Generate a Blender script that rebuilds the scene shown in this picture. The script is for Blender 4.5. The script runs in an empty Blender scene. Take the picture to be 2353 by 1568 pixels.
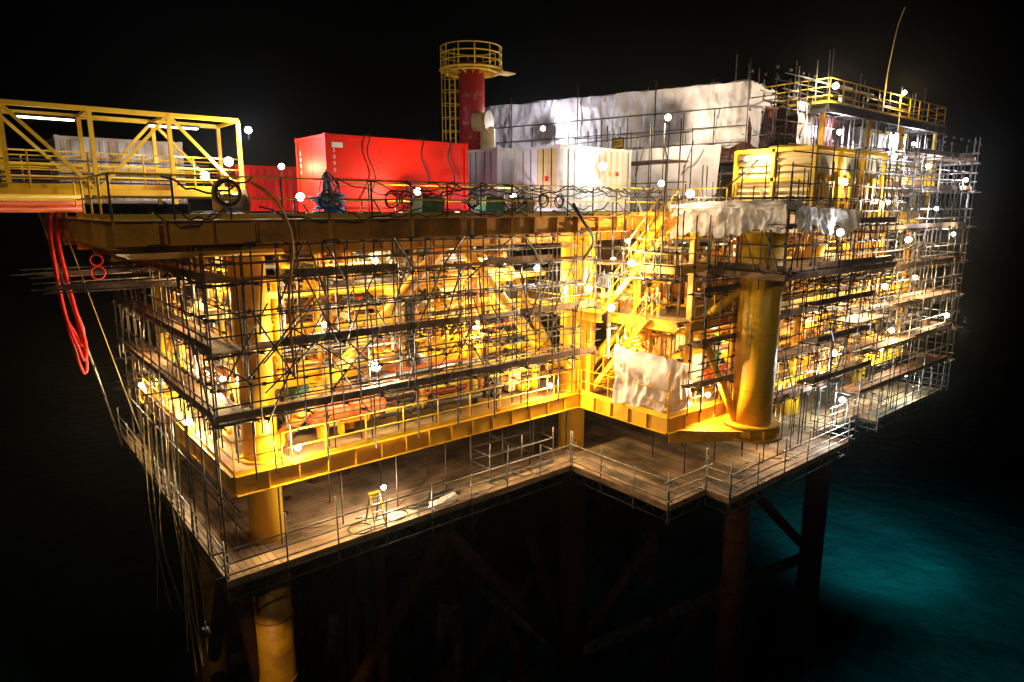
import bpy, math, random
from mathutils import Vector, Matrix, noise
R=random.Random(7)
U=R.uniform
scene=bpy.context.scene
# ------------------------------------------------------------------ materials
def mat(name,col,rough=.55,metal=0.,col2=None,scale=1.5,thr=(.5,.7),bump=.0,bscale=20,transl=0.,spec=.5,emit=None,estr=0):
    m=bpy.data.materials.new(name);m.use_nodes=True
    nt=m.node_tree;N=nt.nodes;L=nt.links
    b=N['Principled BSDF'];b.inputs['Roughness'].default_value=rough;b.inputs['Metallic'].default_value=metal
    b.inputs['Specular IOR Level'].default_value=spec
    b.inputs['Base Color'].default_value=(*col,1)
    tc=N.new('ShaderNodeTexCoord')
    if col2:
        n=N.new('ShaderNodeTexNoise');n.inputs['Scale'].default_value=scale;n.inputs['Detail'].default_value=8;n.inputs['Roughness'].default_value=.65
        L.new(tc.outputs['Object'],n.inputs['Vector'])
        r=N.new('ShaderNodeValToRGB');r.color_ramp.elements[0].position=thr[0];r.color_ramp.elements[1].position=thr[1]
        r.color_ramp.elements[0].color=(*col,1);r.color_ramp.elements[1].color=(*col2,1)
        L.new(n.outputs['Fac'],r.inputs['Fac']);L.new(r.outputs['Color'],b.inputs['Base Color'])
    if bump:
        n2=N.new('ShaderNodeTexNoise');n2.inputs['Scale'].default_value=bscale;n2.inputs['Detail'].default_value=4
        L.new(tc.outputs['Object'],n2.inputs['Vector'])
        bp=N.new('ShaderNodeBump');bp.inputs['Strength'].default_value=bump;bp.inputs['Distance'].default_value=.05
        L.new(n2.outputs['Fac'],bp.inputs['Height']);L.new(bp.outputs['Normal'],b.inputs['Normal'])
    if transl:
        t=N.new('ShaderNodeBsdfTranslucent');t.inputs['Color'].default_value=(*col,1)
        mx=N.new('ShaderNodeMixShader');mx.inputs['Fac'].default_value=transl
        L.new(b.outputs[0],mx.inputs[1]);L.new(t.outputs[0],mx.inputs[2])
        L.new(mx.outputs[0],N['Material Output'].inputs['Surface'])
    if emit:
        b.inputs['Emission Color'].default_value=(*emit,1);b.inputs['Emission Strength'].default_value=estr
    return m
M={}
M['yellow']=mat('yellow_paint',(.84,.46,.008),.45,0,(.45,.19,.015),1.1,(.52,.8),.15,14)
M['yellow2']=mat('safety_yellow',(.86,.55,.02),.45,0,(.5,.26,.02),2.,(.55,.8))
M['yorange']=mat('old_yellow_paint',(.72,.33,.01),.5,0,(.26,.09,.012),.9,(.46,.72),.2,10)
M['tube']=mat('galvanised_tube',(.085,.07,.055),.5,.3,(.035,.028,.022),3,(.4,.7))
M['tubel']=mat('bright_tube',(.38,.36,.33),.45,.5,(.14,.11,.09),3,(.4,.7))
M['coupler']=mat('coupler_steel',(.05,.035,.025),.6,.5)
M['dark']=mat('dark_steel',(.035,.032,.03),.6,.3,(.07,.045,.025),2,(.45,.7))
M['steel']=mat('grey_steel',(.27,.27,.27),.45,.5,(.13,.11,.09),2,(.45,.7))
M['alu']=mat('cladding_metal',(.58,.57,.54),.32,.7,(.3,.28,.26),3,(.45,.7),.1,30)
M['white']=mat('white_paint',(.80,.80,.78),.5,0,(.50,.46,.40),1.3,(.56,.8),.05,20)
M['cream']=mat('cream_panel',(.74,.56,.25),.5,0,(.45,.29,.10),1.4,(.48,.75))
M['red']=mat('red_paint',(.85,.014,.003),.5,0,(.62,.02,.006),.7,(.45,.8),.05,6,spec=.25)
M['redd']=mat('faded_red_paint',(.42,.012,.012),.5,0,(.5,.25,.2),2.2,(.56,.68),.2,8)
M['orange']=mat('orange_paint',(.75,.14,.015),.5,0,(.4,.07,.02),1.,(.5,.8))
M['green']=mat('green_paint',(.05,.22,.12),.5,0,(.03,.1,.07),2,(.5,.8))
M['blue']=mat('blue_rope',(.015,.15,.42),.6)
M['maroon']=mat('maroon_paint',(.13,.02,.018),.5,0,(.06,.015,.015),1,(.4,.7))
M['rubber']=mat('black_rubber',(.012,.012,.013),.5)
M['hose']=mat('red_hose',(.7,.012,.006),.5)
M['rope']=mat('rope',(.5,.36,.12),.8)
M['tarp']=mat('tarpaulin',(.80,.75,.76),.5,0,(.60,.51,.54),.5,(.4,.75),.7,2.2,.35)
M['tarpo']=mat('tarpaulin_draped',(.76,.72,.67),.6,0,(.46,.39,.32),.8,(.45,.75),.6,3.,.2)
M['black']=mat('black_print',(.01,.01,.01),.6)
M['letter']=mat('white_print',(.8,.8,.8),.6)
M['rustc']=mat('rusty_steel',(.08,.022,.010),.85,.1,(.03,.012,.008),2,(.4,.7),.4,8,spec=.2)
M['marine']=mat('marine_growth',(.10,.08,.06),.9,0,(.03,.022,.018),2.5,(.4,.6),.8,6,spec=.2)
M['glow']=mat('fluorescent_tube',(.9,.9,.85),.4,0,emit=(1,.95,.8),estr=12)
M['lampw']=mat('lit_lens_warm',(.9,.9,.85),.4,0,emit=(1,.90,.66),estr=24)
M['lampc']=mat('lit_lens_cool',(.9,.9,.9),.4,0,emit=(.93,.95,1.),estr=24)
def boards(name,c1,c2,axis):
    m=bpy.data.materials.new(name);m.use_nodes=True;nt=m.node_tree;N=nt.nodes;L=nt.links
    b=N['Principled BSDF'];b.inputs['Roughness'].default_value=.75;b.inputs['Specular IOR Level'].default_value=.25
    tc=N.new('ShaderNodeTexCoord');mp=N.new('ShaderNodeMapping')
    if axis=='Y': mp.inputs['Rotation'].default_value=(0,0,math.pi/2)
    L.new(tc.outputs['Object'],mp.inputs['Vector'])
    br=N.new('ShaderNodeTexBrick');br.inputs['Scale'].default_value=1;br.inputs['Brick Width'].default_value=3.9;br.inputs['Row Height'].default_value=.225
    br.inputs['Mortar Size'].default_value=.010;br.inputs['Color1'].default_value=(*c1,1);br.inputs['Color2'].default_value=(*c2,1);br.inputs['Mortar'].default_value=(.01,.008,.006,1)
    br.offset=.37
    L.new(mp.outputs[0],br.inputs['Vector'])
    n=N.new('ShaderNodeTexNoise');n.inputs['Scale'].default_value=.7;n.inputs['Detail'].default_value=9
    L.new(tc.outputs['Object'],n.inputs['Vector'])
    r=N.new('ShaderNodeMapRange');r.inputs['From Min'].default_value=.3;r.inputs['From Max'].default_value=.7;r.inputs['To Min'].default_value=.2;r.inputs['To Max'].default_value=1.3
    L.new(n.outputs['Fac'],r.inputs['Value'])
    mx=N.new('ShaderNodeVectorMath');mx.operation='SCALE'
    L.new(br.outputs['Color'],mx.inputs[0]);L.new(r.outputs[0],mx.inputs['Scale']);L.new(mx.outputs[0],b.inputs['Base Color'])
    bp=N.new('ShaderNodeBump');bp.inputs['Strength'].default_value=.5;bp.inputs['Distance'].default_value=.02
    L.new(br.outputs['Fac'],bp.inputs['Height']);bp.invert=True;L.new(bp.outputs['Normal'],b.inputs['Normal'])
    return m
M['boardX']=boards('scaffold_boards',(.50,.33,.19),(.29,.19,.11),'X')
M['boardY']=boards('scaffold_boards_cross',(.50,.33,.19),(.28,.19,.11),'Y')
M['plank']=mat('weathered_plank',(.30,.17,.08),.8,0,(.12,.07,.04),2.5,(.35,.65),.2,20)
M['plankd']=mat('dark_plank',(.14,.078,.05),.8,0,(.06,.035,.025),2.5,(.35,.65),.2,20)
M['deck']=mat('deck_plating',(.38,.25,.08),.6,.1,(.18,.11,.05),.9,(.4,.7),.3,25)
M['deckg']=mat('grey_deck_plating',(.42,.37,.40),.6,.1,(.22,.19,.20),.9,(.4,.7),.3,25)
# ------------------------------------------------------------------ mesh builder
class MB:
    def __init__(s): s.v=[];s.f=[];s.m=[];s.sm=[]
    def quad(s,pts,m,smooth=False):
        i=len(s.v);s.v+= [tuple(p) for p in pts];s.f.append(tuple(range(i,i+len(pts))));s.m.append(m);s.sm.append(smooth)
    def box(s,a,b,m):
        x0,y0,z0=[min(a[k],b[k]) for k in range(3)];x1,y1,z1=[max(a[k],b[k]) for k in range(3)]
        i=len(s.v)
        s.v+=[(x0,y0,z0),(x1,y0,z0),(x1,y1,z0),(x0,y1,z0),(x0,y0,z1),(x1,y0,z1),(x1,y1,z1),(x0,y1,z1)]
        for q in((3,2,1,0),(4,5,6,7),(0,1,5,4),(1,2,6,5),(2,3,7,6),(3,0,4,7)):
            s.f.append(tuple(i+k for k in q));s.m.append(m);s.sm.append(False)
    def beam(s,p,q,w,h,m):
        p=Vector(p);q=Vector(q);d=(q-p)
        if d.length<1e-4:return
        d.normalize()
        up=Vector((0,0,1)) if abs(d.z)<.95 else Vector((0,1,0))
        sd=d.cross(up).normalized();u=sd.cross(d).normalized()
        i=len(s.v)
        for c in(p,q):
            for a,b in((-1,-1),(1,-1),(1,1),(-1,1)): s.v.append(tuple(c+sd*a*w/2+u*b*h/2))
        for k in((3,2,1,0),(4,5,6,7),(0,1,5,4),(1,2,6,5),(2,3,7,6),(3,0,4,7)):
            s.f.append(tuple(i+j for j in k));s.m.append(m);s.sm.append(False)
    def tube(s,p,q,r,m,n=6,r2=None,cap=True):
        p=Vector(p);q=Vector(q);d=q-p
        if d.length<1e-4:return
        d.normalize();up=Vector((0,0,1)) if abs(d.z)<.9 else Vector((1,0,0))
        a=d.cross(up).normalized();b=a.cross(d)
        i=len(s.v);r2=r if r2 is None else r2
        for c,rr in((p,r),(q,r2)):
            for k in range(n):
                t=2*math.pi*k/n;s.v.append(tuple(c+a*math.cos(t)*rr+b*math.sin(t)*rr))
        for k in range(n):
            k2=(k+1)%n;s.f.append((i+k,i+k2,i+n+k2,i+n+k));s.m.append(m);s.sm.append(True)
        if cap:
            s.f.append(tuple(i+k for k in range(n-1,-1,-1)));s.f.append(tuple(i+n+k for k in range(n)))
            s.m+=[m,m];s.sm+=[False,False]
    def poly(s,pts,r,m,n=6):
        pts=[Vector(p) for p in pts];i0=len(s.v);a=None
        for j,p in enumerate(pts):
            d=(pts[min(j+1,len(pts)-1)]-pts[max(j-1,0)]).normalized()
            if a is None:
                up=Vector((0,0,1)) if abs(d.z)<.9 else Vector((1,0,0));a=d.cross(up).normalized()
            else:
                a=(a-d*a.dot(d));a=a.normalized() if a.length>1e-3 else d.orthogonal().normalized()
            b=a.cross(d)
            for k in range(n):
                t=2*math.pi*k/n;s.v.append(tuple(p+a*math.cos(t)*r+b*math.sin(t)*r))
        for j in range(len(pts)-1):
            for k in range(n):
                k2=(k+1)%n;s.f.append((i0+j*n+k,i0+j*n+k2,i0+(j+1)*n+k2,i0+(j+1)*n+k));s.m.append(m);s.sm.append(True)
    def curve(s,pts,r,m,n=6,sub=5):
        P=[Vector(p) for p in pts];P=[P[0]]+P+[P[-1]];o=[]
        for i in range(1,len(P)-2):
            for k in range(sub):
                t=k/sub;a,b,c,d=P[i-1],P[i],P[i+1],P[i+2]
                o.append(.5*((2*b)+(c-a)*t+(2*a-5*b+4*c-d)*t*t+(3*b-a-3*c+d)*t**3))
        o.append(P[-1]);s.poly(o,r,m,n)
    def ring(s,c,rad,r,m,axis='Z',n=20,a0=0,a1=2*math.pi):
        pts=[]
        for k in range(n+1):
            t=a0+(a1-a0)*k/n;x,y=math.cos(t)*rad,math.sin(t)*rad
            pts.append({'Z':(c[0]+x,c[1]+y,c[2]),'Y':(c[0]+x,c[1],c[2]+y),'X':(c[0],c[1]+x,c[2]+y)}[axis])
        s.poly(pts,r,m,5)
    def cylc(s,p,q,r,m,n=20):
        p=Vector(p);q=Vector(q);d=(q-p).normalized()
        s.tube(p,q,r,m,n,cap=False)
        for e,sg in((p,-1),(q,1)):
            s.tube(e,e+d*sg*r*.28,r,m,n,r*.8,False);s.tube(e+d*sg*r*.28,e+d*sg*r*.45,r*.8,m,n,r*.35,True)
    def obj(s,name,parent=None):
        me=bpy.data.meshes.new(name);me.from_pydata(s.v,[],s.f)
        used=sorted(set(s.m));mp={k:i for i,k in enumerate(used)}
        for k in used: me.materials.append(M[k])
        me.polygons.foreach_set('material_index',[mp[k] for k in s.m])
        me.polygons.foreach_set('use_smooth',s.sm);me.update()
        o=bpy.data.objects.new(name,me);scene.collection.objects.link(o)
        if parent:o.parent=parent
        return o
def empty(name):
    o=bpy.data.objects.new(name,None);scene.collection.objects.link(o);return o
def text(body,size,loc,rot,m,parent,name='lettering'):
    c=bpy.data.curves.new(name,'FONT');c.body=body;c.size=size;c.extrude=.002;c.align_x='CENTER';c.align_y='CENTER'
    o=bpy.data.objects.new(name,c);scene.collection.objects.link(o);o.location=loc;o.rotation_euler=rot;c.materials.append(M[m]);o.parent=parent
    return o
TR=.027
# ------------------------------------------------------------------ helpers
def rail(mb,p,q,h=1.1,n=2,sp=1.5,r=.026,m='yellow2',mp=None,toe=True):
    p=Vector(p);q=Vector(q);d=q-p;L=d.length;k=max(1,round(L/sp))
    for i in range(k+1):
        c=p+d*i/k;mb.tube(c,c+Vector((0,0,h)),r,mp or m,5)
    for j in range(n):
        z=Vector((0,0,h*(1-j/n)));mb.tube(p+z,q+z,r*.9,m,5)
    if toe: mb.beam(p+Vector((0,0,.08)),q+Vector((0,0,.08)),.012,.14,m)
def girder(mb,p,q,ztop,dep,m='yellow',fw=.25,st=1.0):
    p=Vector((p[0],p[1],0));q=Vector((q[0],q[1],0));Z=lambda z:Vector((0,0,z))
    mb.beam(p+Z(ztop-dep/2),q+Z(ztop-dep/2),.025,dep-.06,m)
    mb.beam(p+Z(ztop-.015),q+Z(ztop-.015),fw,.03,m);mb.beam(p+Z(ztop-dep+.015),q+Z(ztop-dep+.015),fw,.03,m)
    L=(q-p).length;k=int(L/st);d=(q-p).normalized();sd=Vector((-d.y,d.x,0))
    for i in range(1,k):
        c=p+d*(L*i/k)
        mb.beam(c-sd*fw*.45+Z(ztop-dep/2),c+sd*fw*.45+Z(ztop-dep/2),.02,dep-.065,m)
def scaf(mb,ax,o,i,a0,a1,z0,z1,lifts,step=1.8,board='plankd',diag=.35,bd=True,extra=.2,over=.35,tm='tube'):
    def W(a,b,z): return (a,b,z) if ax=='X' else (b,a,z)
    k=max(1,round((a1-a0)/step));A=[a0+(a1-a0)*j/k for j in range(k+1)]
    for a in A:
        for b in(o,i):
            aa=a+U(-.14,.14)
            lean=U(-.07,.07)
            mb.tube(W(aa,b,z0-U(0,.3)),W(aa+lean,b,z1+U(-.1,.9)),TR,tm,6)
    for z in lifts:
        for b in(o,i):
            mb.tube(W(a0-U(.1,over),b+.05,z-.06),W(a1+U(.1,over),b+.05,z-.06+U(-.03,.03)),TR,tm)
        for h in(.5,1.0):
            if z+h<z1+.4:
                mb.tube(W(a0-U(.1,over),o-.05,z+h),W(a1+U(.1,over),o-.05,z+h+U(-.05,.05)),TR,tm)
                if U(0,1)<.6: mb.tube(W(a0,i,z+h+U(-.1,.1)),W(a1,i,z+h+U(-.1,.1)),TR,tm)
        for a in A:
            mb.tube(W(a+.06,min(o,i)-U(.1,.3),z-.11),W(a+.06,max(o,i)+U(.1,.4),z-.11),TR,tm)
            for b in(o,i): 
                mb.box(Vector(W(a-.05,b-.05,z-.12)),Vector(W(a+.07,b+.05,z-.02)),'coupler')
                mb.box(Vector(W(a-.05,b-.09,z+.95)),Vector(W(a+.05,b+.0,z+1.05)),'coupler')
        if bd:
            lo,hi=min(o,i)+.02,max(o,i)-.02;nb=max(2,int((hi-lo)/.235));w=(hi-lo)/nb
            for j in range(nb):
                a=a0-U(.05,.3)
                while a<a1:
                    e=min(a+U(2.4,3.9),a1+U(.05,.3))
                    zz=z+.0+U(0,.012)
                    mb.box(W(a,lo+j*w+.008,zz),W(e,lo+(j+1)*w-.008,zz+.038),board if U(0,1)<.6 else 'plank')
                    a=e+.01
            a=a0-.1
            while a<a1:
                e=min(a+U(1.8,3.9),a1+.1);dz=U(-.02,.02)
                if U(0,1)<.85: mb.box(W(a,o-.02,z+.05+dz),W(e,o+.02,z+.26+dz),R.choice([board,'plank','plank','plankd']))
                a=e+.02
    zs=sorted(lifts)
    for j in range(len(A)-1):
        if U(0,1)<diag and len(zs)>1:
            q=R.randrange(len(zs)-1)
            a,b=(A[j],A[j+1]) if U(0,1)<.5 else (A[j+1],A[j])
            mb.tube(W(a,o-.08,zs[q]-.2),W(b,o-.08,zs[q+1]+.2),TR,tm)
        if U(0,1)<extra:
            a=A[j]+step*U(.3,.7);z=U(z0,z1-2);mb.tube(W(a,o-.03,z),W(a+U(-.1,.1),o-.03,z+U(2,4.5)),TR,tm)
def stair(mb,p,q,wv,m='yellow',hr=True,n=None):
    p=Vector(p);q=Vector(q);w=Vector(wv);d=q-p;n=n or max(3,int(abs(d.z)/.21))
    for s_ in(Vector((0,0,0)),w):
        mb.beam(p+s_,q+s_,.05,.24,m)
        if hr:
            for h in(.55,1.05): mb.tube(p+s_+Vector((0,0,h)),q+s_+Vector((0,0,h)),.028,m,5)
            for k in range(0,5): c=p+s_+d*k/4;mb.tube(c,c+Vector((0,0,1.05)),.028,m,5)
    h=Vector((d.x,d.y,0)).normalized()*.13
    for k in range(n):
        c=p+d*(k+.5)/n
        mb.quad([c-h,c+h,c+h+w,c-h+w],'yellow')
        mb.beam(c-h,c-h+w,.02,.05,m)
def flood(loc,power=300,col=(1,.8,.5),r=.125):
    e=empty('work_floodlight');e.location=loc
    r=r*U(.7,1.3);mb=MB()
    lens='lampc' if col[2]>.8 else 'lampw'
    # domed glass lens (lit), back bowl, guard wires and clamp arm
    y=.16;prev=(0,y-r*.8,.001)
    for a0,a1 in((5,30),(30,55),(55,80),(80,90)):
        t0,t1=math.radians(a0),math.radians(a1)
        mb.tube((0,y-math.cos(t0)*r*.8,0),(0,y-math.cos(t1)*r*.8,0),math.sin(t0)*r,lens,14,math.sin(t1)*r,False)
    mb.tube((0,y-r*.80,0),(0,y-r*.797,0),math.sin(math.radians(5.5))*r,lens,14)
    mb.tube((0,y,0),(0,y+.10,0),r*1.02,'dark',14,r*.4);mb.tube((0,y+.10,0),(0,y+.2,0),.03,'dark',8)
    mb.tube((0,y+.16,0),(0,y+.22,-.3),.015,'dark',5)
    for k in range(4):
        t=k*math.pi/2+.6;c,s=math.cos(t),math.sin(t);mb.curve([(c*r*1.05,y,s*r*1.05),(c*r*.95,y-r*.6,s*r*.95),(c*r*.3,y-r,s*r*.3)],.005,'steel',4,3)
    o=mb.obj('housing',e)
    rz=math.atan2(loc[1],loc[0])-math.pi/2+U(-.25,.25)
    o.rotation_euler=(0,0,rz)
    l=bpy.data.lights.new('bulb','POINT');l.energy=power;l.color=col;l.shadow_soft_size=.06
    lo=bpy.data.objects.new('bulb',l);scene.collection.objects.link(lo);lo.parent=e;lo.location=(.10*math.sin(rz),-.10*math.cos(rz),0)
    return e
# ================================================================== PLATFORM
plat=empty('offshore_platform')
mb=MB()
for (x,y,r) in((6.8,21.4,.56),(20.9,21.0,.6),(6.8,31.5,.75),(20.9,31.5,.75),(34,17.5,.7),(42.5,17.5,.6),(34,31,.7),(43,31,.6)):
    mb.tube((x,y,-11.2),(x,y,-.9),r,'yellow',28)
    for z in(-8.1,-4.3,-1.2): mb.tube((x,y,z-.05),(x,y,z+.04),r+.12,'yellow',28)
mb.obj('deck_columns',plat)
mb=MB()
mb.tube((24.3,13.9,-8.7),(24.3,13.9,-.9),.80,'yellow',48)
mb.tube((24.3,13.9,-8.72),(24.3,13.9,-8.60),1.12,'yellow',48);mb.tube((24.3,13.9,-9.1),(24.3,13.9,-8.72),.95,'yellow',48)
mb.tube((24.3,13.9,-9.2),(24.3,13.9,-9.1),1.2,'yorange',48)
for z in(-2.6,-4.9,-7.2): mb.tube((24.3,13.9,z),(24.3,13.9,z+.02),.806,'yorange',48)
for k in range(12):
    t=k*math.pi/6;c,s=math.cos(t),math.sin(t);mb.beam((24.3+c*.95,13.9+s*.95,-8.9),(24.3+c*1.12,13.9+s*1.12,-8.9),.03,.36,'yellow')
mb.quad([(20.9,15.5,-8.75),(24.2,15.5,-8.75),(25.2,13.9,-8.78),(23.3,13.5,-8.78)],'yellow')
mb.beam((20.9,15.45,-9.0),(23.5,13.7,-9.0),.04,.5,'yorange');mb.beam((26.6,15.45,-9.0),(25.1,13.8,-9.0),.04,.5,'yorange')
mb.tube((22.6,15.6,-4.5),(23.7,14.2,-8.6),.17,'yellow',14);mb.tube((24.2,14,-2.6),(22.6,15.6,-4.6),.17,'yellow',14)
mb.tube((24.6,14.2,-2.5),(27.8,15.6,-8.3),.16,'yorange',14)
mb.obj('crane_column',plat)
mb=MB()
for (x,y,r,m) in((6.8,21.4,.62,'yorange'),(20.9,20.8,.6,'rustc'),(6.8,31.2,.8,'yorange'),(24.3,14.2,.5,'rustc'),(20.9,31.5,.8,'rustc'),(40,18,.7,'rustc'),(40,31,.7,'rustc')):
    mb.tube((x,y,-24),(x,y,-11.2),r,m,28);mb.tube((x,y,-40),(x,y,-24),r*1.03,'marine',28)
    for z in(-14,-16.5,-19):mb.tube((x,y,z),(x,y,z+.12),r+.03,m,28)
for z0,z1 in((-13,-22),(-22,-32)):
    for a,b in(((6.8,21.4),(20.9,20.8)),((6.8,21.4),(6.8,31.2)),((20.9,20.8),(20.9,31.5)),((6.8,31.2),(20.9,31.5)),((20.9,20.8),(40,18)),((20.9,31.5),(40,31))):
        mid=((a[0]+b[0])/2,(a[1]+b[1])/2)
        mb.tube((a[0],a[1],z1),(mid[0],mid[1],z0),.3,'rustc',14);mb.tube((b[0],b[1],z1),(mid[0],mid[1],z0),.3,'rustc',14)
        mb.tube((a[0],a[1],z1),(b[0],b[1],z1),.32,'marine',14)
for k in range(9):
    x=10+1.4*(k%3)+U(-.1,.1);y=25+1.4*(k//3);mb.tube((x,y,-38),(x,y,-8.3),.25,'rustc',14)
for (x,y) in((7.9,22.8),(8.5,24),(5.7,29)): mb.tube((x,y,-38),(x,y,-11),.16,'rustc',10)
for k in range(14):
    z=U(-20,-15);x=U(7,10);y=U(23,29);mb.tube((x,y,z),(x+U(-1,2),y+U(-2,2),z+U(-2,2)),U(.12,.25),'marine',10)
mb.obj('jacket_structure',plat)
# decks
mb=MB()
mb.box((5.65,20.35,-8.25),(44,35,-8.15),'deck');mb.box((20.75,15.45,-8.249),(44,20.349,-8.151),'deck')
for p,q in(((5.6,20.3),(20.7,20.3)),((20.7,20.3),(20.7,15.4)),((20.7,15.4),(33,15.4)),((33,15.4),(44,15.4)),((5.6,20.3),(5.6,35)),((44,15.4),(44,35))):
    girder(mb,p,q,-8.14,.66,'yellow',.26,.95)
for y in(23,26,29,32): girder(mb,(5.8,y),(43.8,y),-8.26,.55,'yorange',.2,3)
for x in(9,12,15,18,24,28,32,36,40): girder(mb,(x,20.6),(x,34.8),-8.26,.4,'yorange',.2,3)
mb.box((21.2,15.5,-4.45),(44,34,-4.38),'deck');mb.box((8.5,24.2,-4.45),(21.19,34,-4.38),'deck')
mb.box((20.7,19.1,-4.45),(21.19,24.19,-4.38),'deck')
for p,q in(((21.9,15.4),(44,15.4)),((20.6,19.0),(20.6,24.1)),((8.5,24.1),(20.6,24.1)),((8.4,24.1),(8.4,34)),((21.15,15.5),(21.15,19)),((30,15.6),(30,34)),((14,24.2),(14,34))):
    girder(mb,p,q,-4.37,.4,'yellow',.22,1.2)
mb.box((2.85,18.35,-.36),(26,34.8,-.29),'deckg');mb.box((24,15.5,-.361),(45,18.349,-.291),'deckg');mb.box((26.001,18.35,-.36),(45,34.8,-.29),'deckg')
girder(mb,(2.8,18.3),(26,18.3),-.28,.62,'yorange',.34,1.1);girder(mb,(2.8,18.3),(2.8,34.8),-.28,.7,'yorange',.34,1.1)
girder(mb,(24,15.5),(45,15.5),-.28,.8,'yellow',.3,1.2);girder(mb,(24,15.5),(24,18.3),-.28,.8,'yellow',.3,1.2);girder(mb,(45,15.5),(45,34.8),-.28,.8,'yellow',.3,1.2)
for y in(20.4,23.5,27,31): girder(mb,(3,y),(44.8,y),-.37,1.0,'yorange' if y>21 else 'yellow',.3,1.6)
for x in(4.5,7,9.5,12,14.5,17,19.5,22,25,28,31,34,37,40,43): girder(mb,(x,18.5 if x<26 else 15.7),(x,34.6),-.37,.55,'yellow',.22,2.5)
for x in(3.6,5.9,8.1,10.8,13.1,15.9,18.1,21.2,23.4):
    mb.box((x,18.02,-.85),(x+.12,18.12,-.35),'yorange');mb.box((x-.15,17.98,-.9),(x+.27,18.14,-.86),'dark')
mb.quad([(2.8,18.5,-1.09),(6.9,18.5,-1.09),(7.6,20.2,-1.35),(3.4,20.2,-1.35)],'yellow')
mb.quad([(3.0,18.5,-1.09),(3.0,27,-1.09),(4.2,27,-1.35),(4.2,20.2,-1.35)],'yellow')
mb.obj('decks',plat)
mb=MB()
yb=21.4
for p,q,r,m in(((14.7,yb,-1),(7.2,yb,-7.9),.24,'yorange'),((14.7,yb,-1),(20.6,yb,-7.6),.24,'yellow'),((6.8,22,-7.8),(6.8,27,-1.2),.22,'yellow'),((6.8,31,-7.8),(6.8,27,-1.2),.22,'yellow'),
    ((20.9,21.5,-7.8),(20.9,27,-1.2),.22,'yellow'),((20.9,31,-7.8),(20.9,27,-1.2),.22,'yellow'),((7,31.5,-7.8),(14,31.5,-1.2),.24,'yellow'),((20.6,31.5,-7.8),(14,31.5,-1.2),.24,'yellow'),
    ((21.2,21,-7.8),(27.5,19,-1.2),.22,'yellow'),((34,17.6,-7.8),(27.5,19,-1.2),.22,'yellow'),((34.2,17.5,-7.8),(38,17.5,-4.4),.2,'yellow'),((42.3,17.5,-7.8),(38,17.5,-4.4),.2,'yellow'),((34.3,17.5,-4.4),(38,17.5,-.8),.2,'yellow'),((42.3,17.5,-4.4),(38,17.5,-.8),.2,'yellow')):
    mb.tube(p,q,r,m,16)
for (x,y) in((10.5,24.5),(14,24.5),(17.5,24.5),(12,29),(17,29),(20.8,19.8),(22.4,15.8),(25.5,15.7),(28,15.7),(31,15.7),(37,15.7),(40,15.7),(43.6,15.7),(28,19),(31,19),(37,20),(40,20)):
    mb.beam((x-.11,y,-8.1),(x-.11,y,-.9),.02,.24,'yellow');mb.beam((x+.11,y,-8.1),(x+.11,y,-.9),.02,.24,'yellow');mb.beam((x,y,-8.1),(x,y,-.9),.2,.02,'yellow')
for z in(-2.9,-6.1):
    mb.beam((7.2,22.6,z),(20.6,22.6,z),.16,.22,'yellow');mb.beam((7,22.6,z),(7,31,z),.16,.22,'yellow');mb.beam((22,16.6,z),(43.5,16.6,z),.16,.22,'yellow')
mb.obj('bracing',plat)
mb=MB()
def corr(mb,p,q,z0,z1,m,dep=.04,st=.28):
    p=Vector(p+(0,));q=Vector(q+(0,));L=(q-p).length;d=(q-p).normalized();n=Vector((-d.y,d.x,0));k=max(1,int(L/st))
    pts=[]
    for i in range(k):
        for a,o in((0,0),(.35,0),(.5,1),(.85,1)): pts.append(p+d*(L*(i+a)/k)+n*dep*o)
    pts.append(q)
    for a,b in zip(pts,pts[1:]): mb.quad([(a.x,a.y,z0),(b.x,b.y,z0),(b.x,b.y,z1),(a.x,a.y,z1)],m)
corr(mb,(14.5,27.5),(18,27.5),-8.1,-4.6,'cream');corr(mb,(12,30),(21,30),-4.3,-1.2,'yorange');corr(mb,(26,23),(40,23),-8.1,-4.5,'yorange');corr(mb,(27,21),(40,21),-4.3,-.9,'yorange')
corr(mb,(22.5,17.6),(25.5,17.6),-8.1,-5.2,'cream')
mb.obj('partition_walls',plat)
mb=MB()
stair(mb,(20.95,19.9,-8.05),(20.95,16.9,-4.4),(.85,0,0));stair(mb,(20.95,19.2,-4.3),(20.95,17.3,-2.2),(.85,0,0));stair(mb,(20.95,17.9,-2.3),(20.95,16.2,-.3),(.85,0,0))
stair(mb,(22.1,16.2,-8.05),(22.1,19.4,-4.4),(.8,0,0));stair(mb,(36.5,15.9,-8.1),(40.3,15.9,-4.4),(0,.8,0));stair(mb,(28.5,15.9,-4.3),(32.5,15.9,-.5),(0,.8,0))
stair(mb,(14.2,22.9,-8.1),(17.6,22.9,-4.4),(0,.8,0));stair(mb,(9.6,25,-4.3),(13,25,-.6),(0,.8,0))
mb.box((20.75,15.5,-2.32),(22,17.4,-2.25),'deck');mb.box((20.75,18.8,-2.32),(22.9,20.2,-2.25),'deck')
girder(mb,(20.7,15.4),(20.7,17.5),-2.2,.25,'yellow',.15);girder(mb,(20.7,15.4),(23,15.4),-2.2,.25,'yellow',.15)
rail(mb,(20.7,20.2,-8.15),(20.7,15.4,-8.15));rail(mb,(20.7,15.4,-8.15),(24.2,15.4,-8.15));rail(mb,(5.6,20.3,-8.15),(20.6,20.3,-8.15));rail(mb,(5.6,20.3,-8.15),(5.6,35,-8.15))
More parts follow.
